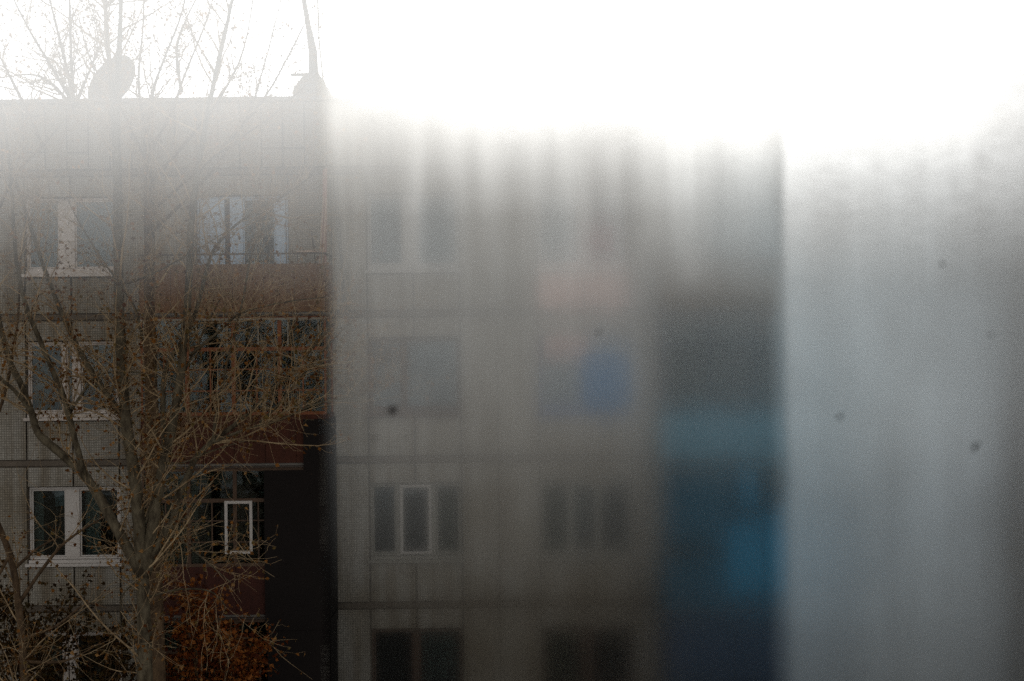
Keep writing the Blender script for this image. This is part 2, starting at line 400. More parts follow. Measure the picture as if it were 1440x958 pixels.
# --- balconies
YB = 26.05                        # their front edge
def bx(x): return (x-720)*K*YF + 0*YB
def balcony(k, r, pm, glazed=None, rail=True, stuff=None):
    x0, x1 = BALC[k]; X0, X1 = fx(x0)*.982, fx(x1)*.982
    zf = fz(FL[r+1]) ; s = MB()
    s.box(X0, X1, YB, YF-.002, zf-.07, zf+.05)
    o = s.build('balcony', M['concrete'], B, bevel=.012)
    zt = zf + .86
    p = MB()
    n = 6
    for i in range(n):               # sheet cladding, front and ends
        a, b = X0+(X1-X0)*i/n, X0+(X1-X0)*(i+1)/n
        p.box(a+.004, b-.004, YB-.022-.004*(i%2), YB-.002-.004*(i%2), zf-.02, zt)
    p.box(X0-.02, X0-.002, YB+.001, YF-.01, zf-.02, zt); p.box(X1+.002, X1+.02, YB+.001, YF-.01, zf-.02, zt)
    p.build('balcony_cladding', pm, o)
    if rail:
        q = MB(); zr_ = zt + .17
        q.box(X0, X1, YB-.018, YB+.018, zr_, zr_+.03); q.box(X0-.015, X0+.015, YB+.02, YF-.01, zr_, zr_+.03); q.box(X1-.015, X1+.015, YB+.02, YF-.01, zr_, zr_+.03)
        for i in range(8):
            xx = X0 + .03 + (X1-X0-.06)*i/7; q.box(xx-.009, xx+.009, YB+.002, YB+.016, zt-.2, zr_)
        q.build('railing', M['iron'], o)
    if glazed:
        fm, nx, special = glazed
        ztop = fz(FL[r]) - .10; zm = zt + .99*(ztop-zt)*.68
        fr = MB(); t = .045
        fr.box(X0, X1, YB-.03, YB+.03, zt+.002, zt+.06); fr.box(X0, X1, YB-.025, YB+.025, zm-.04, zm+.03); fr.box(X0, X1, YB-.03, YB+.03, ztop-.06, ztop)
        gl = MB()
        for i in range(nx+1):
            xx = X0 + (X1-X0)*i/nx
            fr.box(max(X0, xx-.035), min(X1, xx+.035), YB-.028, YB+.028, zt+.061, ztop-.061)
            if i < nx:
                a, b = xx, X0 + (X1-X0)*(i+1)/nx; mid = (a+b)/2
                fr.box(mid-.013, mid+.013, YB-.015, YB+.015, zt+.062, zm-.041)
                for f in (.36, .68): fr.box(a+.036, b-.036, YB-.0145, YB+.0145, zt+(zm-zt)*f, zt+(zm-zt)*f+.025)
                gl.box(a+.03, b-.03, YB-.004, YB+.001, zt+.06, zm-.04); gl.box(a+.03, b-.03, YB-.004, YB+.001, zm+.03, ztop-.06)
        for xx in (X0+.02, X1-.02):
            fr.box(xx-.02, xx+.02, YB+.031, YF-.012, ztop-.06, ztop-.001); fr.box(xx-.019, xx+.019, YF-.08, YF-.012, zt, ztop-.061)
            gl.box(xx-.003, xx+.003, YB+.04, YF-.09, zt+.02, ztop-.07)
        fr.build('balcony_glazing', fm, o); gl.build('glazing_pane', M['glass'], o)
        rf = MB(); rf.box(X0-.05, X1+.05, YB-.06, YF-.011, ztop+.002, ztop+.03); rf.build('balcony_roof', M['iron'], o)
        if special == 'white':
            q = MB(); a, b = fx(319)*.982+.03, fx(357)*.982+.03
            q.ring(a, b, YB-.075, YB-.034, W(337,778,YB).z, W(337,704,YB).z, .05); q.build('balcony_sash', fw, o)
        if special == 'toplight':
            q = MB()
            for xx in (285, 327, 370, 411, 453): q.box(fx(xx)*.982-.012, fx(xx)*.982+.012, YB-.05, YB-.031, zm+.04, ztop-.07)
            q.box(X0, X1, YB-.05, YB-.031, ztop-.069, ztop-.03); q.build('fanlight_bar', M['paleframe'], o)
    return o, X0, X1, zf, zt
b0 = balcony(0, 0, M['rust'])
b1 = balcony(0, 1, M['darkred'], (M['redwood'], 4, 'toplight'), rail=False)
b2 = balcony(0, 2, M['oxblood'], (M['brownwood'], 4, 'white'), rail=False)
b3 = balcony(0, 3, M['oxblood'], (M['brownwood'], 4, None), rail=False)
e0 = balcony(1, 0, M['tan'])
e1 = balcony(1, 1, M['teal'], (M['navy'], 4, None), rail=False)
e2 = balcony(1, 2, M['deepteal'], (M['deepteal'], 3, None), rail=False)
e3 = balcony(1, 3, M['navy'], (M['navy'], 4, None), rail=False)
for r in range(4): balcony(2, r, [M['tan'], M['oxblood'], M['tan'], M['oxblood']][r], (M['brownwood'], 4, None) if r else None, rail=(r == 0))
# near-black boards added to paint the shade at the dark balconies' right end
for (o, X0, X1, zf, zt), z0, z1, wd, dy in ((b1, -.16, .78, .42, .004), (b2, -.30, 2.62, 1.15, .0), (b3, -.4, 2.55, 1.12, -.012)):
    q = MB(); q.box(X1-wd, X1+.03, YB-.10-dy, YB-.08-dy, zf+z0, zf+z1); q.box(X1+.035+dy, X1+.05+dy, YB-.1-dy, YF-.02, zf+z0, zf+z1); q.build('shade_boarding', M['near_black'], o)
# blue boards closing most of the blue balcony's glazing
o, X0, X1, zf, zt = e2
for (a, b, c_, d) in ((932,1010,668,760),(1014,1060,738,832),(1066,1184,724,832),(1032,1056,662,712)):
    q = MB(); q.box(fx(a)*.982+.004, fx(b)*.982-.004, YB-.06, YB-.035, fz(d-4)*1, fz(c_-4)); q.build('blue_board', M['deepteal'] if a == 932 else M['blue'], o)
o, X0, X1, zf, zt = e1
for (a, b, c_, d) in ((1112,1180,470,545),):
    q = MB(); q.box(fx(a)*.982, fx(b)*.982, YB-.06, YB-.035, fz(d-4), fz(c_-4)); q.build('teal_board', M['teal'], o)
o, X0, X1, zf, zt = e3
for (a, b, c_, d) in ((932,1020,866,955),(1024,1100,862,955),(1104,1184,868,955)):
    q = MB(); q.box(fx(a)*.982, fx(b)*.982, YB-.06, YB-.035, fz(d-4), fz(c_-4)); q.build('navy_board', M['navy'], o)

# ------------------------------------------------------------------ things standing on the top left balcony
o, X0, X1, zf, zt = b0
for i, (px0, py0, px1, py1, Y, mt, lab, rad) in enumerate([
        (445, 372, 455, 276, 26.25, 'lath', 'thin pale lath leaning at the end of the top balcony, left of its twin', .014),
        (450, 374, 459, 280, 26.22, 'lath', 'pale lath leaning beside the balcony edge, shorter one nearest the wall corner', .014),
        (455, 378, 457, 236, 26.45, 'pinklath', 'tall pinkish wooden plank standing upright at the balcony corner', .04)]):
    m = MB(); p0, p1 = W(px0, py0, Y), W(px1, py1, Y); p0.z = zf+.055
    d = (p1-p0).normalized(); sx = Vector((1,0,0))*rad; sy = Vector((0,1,0))*rad*.45
    vs_ = [p0-sx-sy, p0+sx-sy, p0+sx+sy, p0-sx+sy, p1-sx-sy, p1+sx-sy, p1+sx+sy, p1-sx+sy]
    b = len(m.v); m.v += [tuple(v) for v in vs_]
    for q in ((0,3,2,1),(4,5,6,7),(0,1,5,4),(1,2,6,5),(2,3,7,6),(3,0,4,7)): m.f.append(q); m.m.append(0)
    m.m = [0]*len(m.f)
    tag(m.build('wooden_plank' if i == 2 else 'wooden_lath', M[mt], loc=tuple(p0), bevel=.003), lab, 'plank', 'laths leaning on the top balcony')
m = MB(); p0, p1 = W(450, 372, 26.3), W(438, 325, 26.3); p0.z = zf+.055; m.tube([p0, p0.lerp(p1,.5)+Vector((.01,0,0)), p1], [.014,.013,.012], 6)
tag(m.build('iron_rod', M['iron'], loc=tuple(p0)), 'dark iron rod leaning on the rail of the top balcony', 'rod')
# bundle on the rail
m = MB()
for j in range(14):
    a = W(416+rng.random()*6, 356+rng.random()*9, 26.06+rng.random()*.14); b = W(440+rng.random()*8, 357+rng.random()*9, 26.06+rng.random()*.14)
    a.z = max(a.z, zt+.215); b.z = max(b.z, zt+.215)
    m.tube([a, a.lerp(b,.5)+Vector((0,0,.02*rng.random())), b], [.012,.016,.011], 5)
tag(m.build('stick_bundle', M['lath'], loc=(float(W(430,360,26.1).x), 26.1, zt+.2)), 'flat bundle of pale sticks lying on the top balcony rail', 'bundle')
# white box on the other top balcony
o, X0, X1, zf, zt = e0
cx = fx(968)*.982
bxT = thing('storage_box', (cx, YB-.02, zt+.2), 'white box hung on the rail of the tan balcony behind the misted glass', 'box')
m = MB(); m.box(cx-.17, cx+.17, YB-.24, YB-.035, zt-.42, zt+.16); m.build('body', fw, bxT, bevel=.02)
m = MB(); m.box(cx-.18, cx+.18, YB-.25, YB-.03, zt+.162, zt+.20); m.build('lid', fw, bxT, bevel=.01)
m = MB()
for s in (-.1, .1): m.box(cx+s-.015, cx+s+.015, YB-.034, YB+.03, zt+.203, zt+.21)
m.build('hook', M['iron'], bxT)

# bedding and cloths hung out of the windows behind the mist
def hung_cloth(name, x0, x1, y0, y1, mat, label):
    m = MB(); n = 18; X0, X1 = fx(x0), fx(x1); Z0, Z1 = fz(y1), fz(y0); rows = 8; ph = rng.random()*6
    def P(i, j, d):
        t, q = i/n, j/rows
        return (X0+(X1-X0)*t + .02*math.sin(5*q+ph), YF-.10-d + .03*q*math.sin(ph+t*14), Z1+(Z0-Z1)*q*(1+.05*math.sin(t*7+ph)))
    for d in (0, .012):
        for i in range(n):
            for j in range(rows): m.face([P(i,j,d), P(i,j+1,d), P(i+1,j+1,d), P(i+1,j,d)][::1 if d else -1])
    for i in range(n): m.face([P(i,0,0), P(i,0,.012), P(i+1,0,.012), P(i+1,0,0)])
    m.box(X0+.02, X1-.02, YF-.09, YF+.08, Z1-.02, Z1+.012)
    tag(m.build(name, mat, loc=((X0+X1)/2, YF-.1, Z0), smooth=True), label, 'bedding')
hung_cloth('hanging_blanket', 818, 886, 500, 574, M['c_blanket'], 'deep blue blanket hanging out of the middle window behind the mist')
hung_cloth('hanging_cloth', 831, 864, 320, 354, M['c_red'], 'small dark red cloth hanging in the window above the pinkish panel')
hung_cloth('hanging_sheet', 765, 826, 474, 502, M['c_pinkc'], 'pale pink sheet hanging at the top of the window with the blue blanket')

# cables down the corner pier
for i, pts in enumerate([[(468,240),(472,300),(480,370),(488,432)], [(474,238),(477,310),(482,372),(484,436)], [(464,250),(466,320),(467,400),(466,436)]]):
    m = MB(); m.tube([W(a, b, YF-.03-.01*i) for a, b in pts], .006, 5)
    tag(m.build('wall_cable', M['cable'], loc=tuple(W(*pts[-1], YF-.03))),
        ['thin black cable slanting down the tiled pier, farthest right at its foot', 'thin black cable hanging almost straight down the tiled pier', 'thin black cable close along the balcony corner'][i], 'cable', 'cables on the tiled pier')

# drainpipe at the right
m = MB(); xx = fx(1432)*.985; m.tube([(xx, YF-.12, .1), (xx, YF-.12, 6), (xx, YF-.12, zr-.1)], .09, 14)
dp = thing('drainpipe', (xx, YF-.12, 0), 'dark drainpipe running down the wall at the right edge', 'drainpipe')
m.build('pipe', M['iron'], dp, smooth=True)
m = MB()
for z in (3, 6, 9, 12, 14.4): m.box(xx-.11, xx+.11, YF-.23, YF-.002, z, z+.04)
m.build('bracket', M['iron'], dp)

# ------------------------------------------------------------------ on the roof
dc = W(159, 117, 28.2)
dish = thing('satellite_dish', (dc.x, 28.2, zr-.05), 'large pale satellite dish tilted on the roof edge behind the tree', 'satellite dish')
m = MB(); axis = Vector((-.42, -.80, .42)).normalized(); rr = .62
ux = axis.cross(Vector((0,0,1))).normalized(); uy = ux.cross(axis)
rings = 8; seg = 40; base = len(m.v)
for side in (0, 1):
    for i in range(rings+1):
        q = rr*i/rings
        for k in range(seg):
            a = 2*math.pi*k/seg
            p = dc + ux*(q*math.cos(a)*.92) + uy*(q*math.sin(a)) + axis*(.16*(i/rings)**2 - .1 - .025*side)
            m.v.append(tuple(p))
def vi(s, i, k): return s*(rings+1)*seg + i*seg + k % seg
for s in (0, 1):
    for i in range(rings):
        for k in range(seg): m.f.append((vi(s,i,k), vi(s,i+1,k), vi(s,i+1,k+1), vi(s,i,k+1))[::1 if s else -1]); m.m.append(0)
for k in range(seg): m.f.append((vi(0,rings,k), vi(0,rings,k+1), vi(1,rings,k+1), vi(1,rings,k))); m.m.append(0)
m.build('reflector', M['dish'], dish, smooth=True)
m = MB(); tip = dc + axis*.62; m.tube([dc - uy*.55 + axis*.03, tip], .014, 6); m.build('feed_arm', M['iron'], dish)
m = MB(); m.tube([tip - axis*.06, tip + axis*.06], .045, 12); m.build('feed_horn', M['dish'], dish)
m = MB(); m.tube([(dc.x-.1, 28.35, zr-.05), (dc.x-.1, 28.35, dc.z)], .04, 10); m.tube([dc-axis*.1, Vector((dc.x-.1, 28.35, dc.z))], .035, 8); m.build('mast', M['iron'], dish)

ac = W(440, 137, 28.0)
ant = thing('roof_antenna', (ac.x, 28.0, zr-.05), 'leaning antenna mast on a pyramid shaped hood at the roof edge', 'antenna')
m = MB(); zb = zr-.05; zt_ = W(440, 104, 28).z; hw = .36
b = len(m.v)
for (h, z) in ((hw, zb), (hw*.93, W(440,128,28).z), (.13, zt_)):
    m.v += [(ac.x-h, 28-h, z), (ac.x+h, 28-h, z), (ac.x+h, 28+h, z), (ac.x-h, 28+h, z)]
for l in (0, 4):
    for k in range(4): m.f.append((l+k, l+(k+1)%4, l+4+(k+1)%4, l+4+k)); m.m.append(0)
m.f.append((8,9,10,11)); m.m.append(0); m.build('hood', M['dish'], ant)
m = MB(); m.tube([W(441,106,28), W(440,72,28), W(434,40,28), W(426,-8,28), W(415,-60,28)], [.10,.085,.055,.045,.04], 10); m.build('mast', M['dish'], ant, smooth=True)
m = MB(); p = W(436,105,28); q = W(409,106,28); m.box(q.x, p.x, 27.97, 28.03, p.z-.025, p.z+.025); m.build('cross_arm', M['iron'], ant)
m = MB(); m.tube([W(446,-20,28), W(449,60,28), W(454,110,28), W(462,138,28)], .016, 6); m.build('guy_wire', M['iron'], ant)

# ------------------------------------------------------------------ trees
def grow(start, d, length, r0, n, wob, up, rs):
    pts = [start.copy()]; d = d.normalized(); seg = length/n; rad = [r0]
    for i in range(n):
        d = (d + Vector((rs.gauss(0,wob), rs.gauss(0,wob), rs.gauss(0,wob) + up))).normalized()
        pts.append(pts[-1] + d*seg); rad.append(max(.0022, r0*(1 - .8*(i+1)/n)))
    return pts, rad
def leaf(mb, p, rs, s):
    d = Vector((rs.gauss(0,1), rs.gauss(0,1), rs.gauss(-.5,.8))).normalized()
    q = Vector((rs.gauss(0,1), rs.gauss(0,1), rs.gauss(0,1))); side = d.cross(q).normalized(); nrm = d.cross(side)
    L = s*(.7+.6*rs.random()); w_ = L*(.32+.15*rs.random()); cu = nrm*L*rs.uniform(.05,.3)
    a = p; mid = p + d*L*.45; tip = p + d*L - cu
    b = len(mb.v)
    mb.v += [tuple(a), tuple(mid+side*w_+cu), tuple(tip), tuple(mid-side*w_+cu), tuple(mid)]
    mb.f += [(b,b+1,b+2,b+4), (b,b+4,b+2,b+3)]; mb.m += [0,0]
def smooth_line(pts, sub=4):
    out = []
    P = [pts[0]] + list(pts) + [pts[-1]]
    for i in range(1, len(P)-2):
        for s in range(sub):
            t = s/sub; p0, p1, p2, p3 = P[i-1], P[i], P[i+1], P[i+2]
            out.append(.5*((2*p1) + (p2-p0)*t + (2*p0-5*p1+4*p2-p3)*t*t + (3*p1-p0-3*p2+p3)*t*t*t))
    out.append(P[-2]); return out

def tree(name, label, base, limbs, mats, seed, dens, leafiness, lsize=.055, ysp=.9, upb=.06):
    """limbs: (list of points, r0, r1); side branches and twigs grow from them"""
    rs = random.Random(seed)
    t = thing(name, tuple(base), label, 'tree', 'bare trees before the block')
    tr, br, lf = MB(), MB(), MB()
    for pts, r0, r1 in limbs:
        P = smooth_line(pts, 5); n = len(P)
        rad = [(r0 + (r1-r0)*(i/(n-1)))*(1+.05*rs.gauss(0,1)) for i in range(n)]
        tr.tube(P, rad, 9 if r0 > .04 else 6)
        acc = 0
        for i in range(1, n):
            seg = (P[i]-P[i-1]); acc += seg.length*dens*(1.9 if P[i].z > 14.6 else 1.0)
            while acc > 0:
                acc -= rs.expovariate(1.0)
                p = P[i-1].lerp(P[i], rs.random()); tdir = seg.normalized()
                if p.z < 4.0 or (p.z < 9.6 and rs.random() < .4): continue
                side = Vector((rs.gauss(0,1), rs.gauss(0,ysp), rs.gauss(.15,.55)))
                side = (side - tdir*side.dot(tdir)).normalized()
                d = (tdir*rs.uniform(.3,1.0) + side*rs.uniform(.5,1.0))
                ln = rs.uniform(.45,1.7)*(1.0 if rs.random() < .8 else 1.5)
                rb = min(rad[i]*.45, .007+.006*ln)
                bp, brd = grow(p, d, ln, rb, 7, .13, upb, rs)
                br.tube(bp, brd, 4, cap=False)
                for j in range(1, 8):
                    for _ in range(rs.choice([0,1,1,2,2])):
                        q = bp[j-1].lerp(bp[j], rs.random()); td = (bp[j]-bp[j-1]).normalized()
                        d2 = td*rs.uniform(.3,1) + Vector((rs.gauss(0,.6), rs.gauss(0,.6), rs.gauss(.05,.6)))
                        l2 = rs.uniform(.15,.8); tp, trd = grow(q, d2, l2, .0042, 4, .2, .04, rs)
                        br.tube(tp, trd, 3, cap=False)
                        lz = leafiness(q)
                        for pt in tp[1:]:
                            if rs.random() < lz: leaf(lf, pt, rs, lsize)
                        if rs.random() < .5:
                            k = rs.randint(1,3); tq, tqd = grow(tp[k], (tp[k]-tp[k-1]) + Vector((rs.gauss(0,.12), rs.gauss(0,.12), rs.gauss(0,.12))), l2*.6, .003, 3, .25, .04, rs)
                            br.tube(tq, tqd, 3, cap=False)
                            if rs.random() < lz*1.5: leaf(lf, tq[-1], rs, lsize)
    tr.build('trunk', mats[0], t, smooth=True); br.build('branches', mats[1], t, smooth=True); lf.build('crown', mats[2], t)
    return t

def limbpx(pts, Y, r0, r1, seed=0, dy=.5):
    rs = random.Random(seed); y = Y; out = []
    s = rs.choice([-1,1])*rs.uniform(.3,1)*dy
    for i, (a, b) in enumerate(pts):
        out.append(W(a, b, Y + s*i/max(1,len(pts)-1))); 
    return out, r0, r1

YT = 21.0
fork = W(200, 812, YT)
L1 = [([Vector((fork.x+.05, YT, -.1)), Vector((fork.x+.02, YT, 3)), W(204,958,YT), W(203,880,YT), W(200,812,YT)], .125, .10)]
def add(pts, r0, r1, dy=.6): L1.append(limbpx(pts, YT, r0, r1, len(L1), dy))
add([(200,812),(196,740),(188,660),(177,590),(171,500),(168,430),(166,340),(165,250),(162,150)], .095, .06, .3)
add([(162,190),(156,110),(150,40),(146,-40)], .045, .025, .2)
add([(164,200),(166,110),(169,40),(172,-50)], .05, .025, .2)
add([(200,812),(215,740),(228,660),(240,610),(252,540),(262,450),(267,370),(270,300),(285,200),(300,120),(318,40),(335,-40)], .085, .022)
add([(197,805),(165,745),(140,700),(118,667),(94,645),(69,624),(53,608),(44,579),(30,541),(14,509),(2,464),(-12,400)], .08, .035)
add([(118,667),(103,608),(89,557),(69,509),(53,471),(38,434),(25,380),(20,330),(15,250),(5,160)], .05, .018)
add([(176,590),(140,540),(110,490),(85,436),(63,379),(40,310),(18,240),(4,170)], .05, .016)
add([(44,579),(20,549),(0,531),(-20,500)], .035, .02)
add([(203,812),(225,760),(243,735),(250,700),(265,668),(275,645),(300,620),(340,590),(385,547),(430,500),(460,465),(492,428)], .075, .012)
add([(300,622),(340,606),(395,590),(440,570),(500,556),(560,543)], .028, .006)
add([(365,595),(400,560),(440,510),(478,468),(505,440)], .024, .006)
add([(232,650),(231,530),(262,470),(278,430),(292,375),(305,345),(340,310),(400,275),(450,240),(520,205)], .042, .007)
add([(300,622),(303,590),(315,530),(327,480),(342,420),(352,365),(372,300),(385,230)], .026, .008)
add([(267,500),(310,465),(340,440),(400,425),(458,418)], .022, .006)
add([(96,585),(118,550),(140,527),(185,523),(222,531)], .024, .008)
add([(205,735),(230,650),(246,560),(275,490),(310,420)], .03, .01)
add([(203,842),(245,830),(290,830),(312,845),(318,858)], .02, .006)
add([(196,815),(172,838),(170,880),(181,902)], .016, .005)
add([(250,755),(285,785),(325,820)], .016, .006)
add([(188,660),(205,640),(250,652),(295,635),(345,620)], .02, .006)
add([(168,400),(190,395),(225,380),(270,355),(320,325)], .018, .006)
add([(200,480),(188,430),(140,360),(110,310),(95,280)], .022, .006)
def lf1(p):
    f = max(0, min(1, (14.0 - p.z)/7.0)); return .12 + .5*f
tree('grey_barked_tree', 'grey barked tree forking low into many bare crossing stems', (fork.x, YT, 0), L1, (M['bark_grey'], M['twig'], M['leaf']), 3, 5.6, lf1, .064)

YC = 23.6
L2 = []
def add2(pts, r0, r1, dy=.5): L2.append(limbpx(pts, YC, r0, r1, 50+len(L2), dy))
bxp = W(222, 900, YC)
L2.append(([Vector((bxp.x, YC, -.1)), Vector((bxp.x, YC, 4)), W(216,700,YC), W(212,520,YC), W(210,400,YC), W(209,300,YC), W(207,190,YC)], .15, .06))
for pts in ([(207,190),(215,130),(232,80),(255,20),(270,-50)], [(208,220),(240,160),(262,100),(290,30),(310,-40)], [(209,260),(270,190),(320,120),(345,60),(360,-30)],
            [(209,300),(300,220),(370,140),(410,70),(440,10)], [(210,330),(290,250),(345,170),(372,90),(395,0)], [(207,200),(195,120),(200,50),(205,-40)],
            [(300,220),(345,190),(380,165),(430,120)], [(208,240),(180,170),(130,90),(110,20)], [(255,130),(250,60),(285,-20)]):
    add2(pts, .032, .007)
tree('brown_barked_tree', 'slender dark brown tree rising straight behind the pale forked one', (bxp.x, YC, 0), L2, (M['bark_brown'], M['twig'], M['leaf']), 11, 4.0, lambda p: .10 + .3*max(0, min(1, (13-p.z)/6)))

YL = 22.6
L3 = []
def add3(pts, r0, r1, dy=.5): L3.append(limbpx(pts, YL, r0, r1, 90+len(L3), dy))
bl = W(30, 958, YL)
L3.append(([Vector((bl.x, YL, -.1)), Vector((bl.x, YL, 2.5)), W(34,958,YL), W(26,850,YL), W(14,780,YL), W(-20,690,YL), W(-40,560,YL), W(-45,420,YL)], .065, .045))
for pts in ([(26,850),(60,800),(95,760),(150,726),(190,712)], [(20,800),(55,770),(90,752)], [(-30,640),(5,560),(25,450),(30,360),(55,300)], [(-45,430),(-15,330),(20,250),(65,200),(105,150)],
            [(105,150),(70,90),(40,40),(5,-30)], [(105,150),(90,80),(75,20),(60,-40)], [(104,150),(100,80),(98,0),(96,-40)], [(60,205),(30,140),(0,80),(-20,40)], [(105,155),(75,120),(45,105),(0,110)],
            [(14,780),(-10,820),(-40,840)], [(28,900),(80,880),(120,850),(150,855)], [(30,930),(90,930),(140,905)], [(105,150),(130,90),(150,40)]):
    add3(pts, .034, .007)
tree('leaning_tree', 'dark tree leaning out of the picture at the left edge', (bl.x, YL, 0), L3, (M['bark_brown'], M['twig'], M['leaf']), 23, 5.5, lambda p: .12 + .5*max(0, min(1, (11-p.z)/5)))

# russet leaved shrubs whose tops reach the bottom of the picture
def bush(name, label, cx, Y, ztop, wdt, n, mat, seed):
    rs = random.Random(seed); base = W(cx, 900, Y); t = thing(name, (base.x, Y, 0), label, 'shrub')
    tr, lf = MB(), MB()
    for k in range(16):
        a = rs.uniform(-1,1); e = Vector((base.x + a*wdt, Y + rs.uniform(-.5,.5), ztop - abs(a)*.9 - rs.random()*.8))
        s = Vector((base.x + a*.2, Y, -.05)); mid = s.lerp(e, .5) + Vector((rs.gauss(0,.15), rs.gauss(0,.1), .3))
        P = smooth_line([s, mid, e], 8); tr.tube(P, [.028*(1-.75*i/(len(P)-1)) for i in range(len(P))], 5)
        for i in range(4, len(P)):
            for _ in range(4):
                q = P[i]; d = Vector((rs.gauss(0,1), rs.gauss(0,.7), rs.gauss(.2,.6)))
                tp, td = grow(q, d, rs.uniform(.2,.75), .006, 5, .2, .03, rs); tr.tube(tp, td, 3, cap=False)
                for pt in tp[1:]:
                    for _ in range(n):
                        if rs.random() < .75: leaf(lf, pt + Vector((rs.gauss(0,.05), rs.gauss(0,.05), rs.gauss(0,.05))), rs, .085)
    tr.build('stems', M['bark_brown'], t); lf.build('foliage', mat, t)
bush('russet_shrub', 'tall shrub thick with russet leaves below the dark red balconies', 280, 24.4, 6.75, .95, 4, M['leaf_red'], 5)
bush('brown_leaved_shrub', 'broad shrub of dull brown leaves beneath the white framed windows', 105, 24.2, 6.9, 1.3, 2, M['leaf_dull'], 6)
bush('brown_leaved_shrub', 'dark brown shrub cut by the left edge at the foot of the leaning tree', -15, 23.4, 7.3, 1.2, 2, M['leaf_dull'], 9)

# ------------------------------------------------------------------ the misted balcony glass the photo is taken past
YP = 1.2
kp = K*YP
def gx(px): return (px-720)*kp
def gz(py): return CZ - (py-479)*kp
PX0, PX1 = 452, 3600             # the misted sheet
QX0, QX1 = -900, 451.8             # its neighbour, misted only along the top
pz0, pz1 = gz(1680), gz(-560)
QCUT = 458                       # photo row where the neighbour's mist has gone
PT = thing('sliding_glass_panel', (gx(PX0), YP, pz0), 'misted sheet of balcony glass covering the right two thirds of the view', 'glass panel', 'sliding balcony glass')
QT = thing('sliding_glass_panel', (gx(QX0), YP, pz0), 'clear sheet of balcony glass misted white only along its top, left of the fogged one', 'glass panel', 'sliding balcony glass')

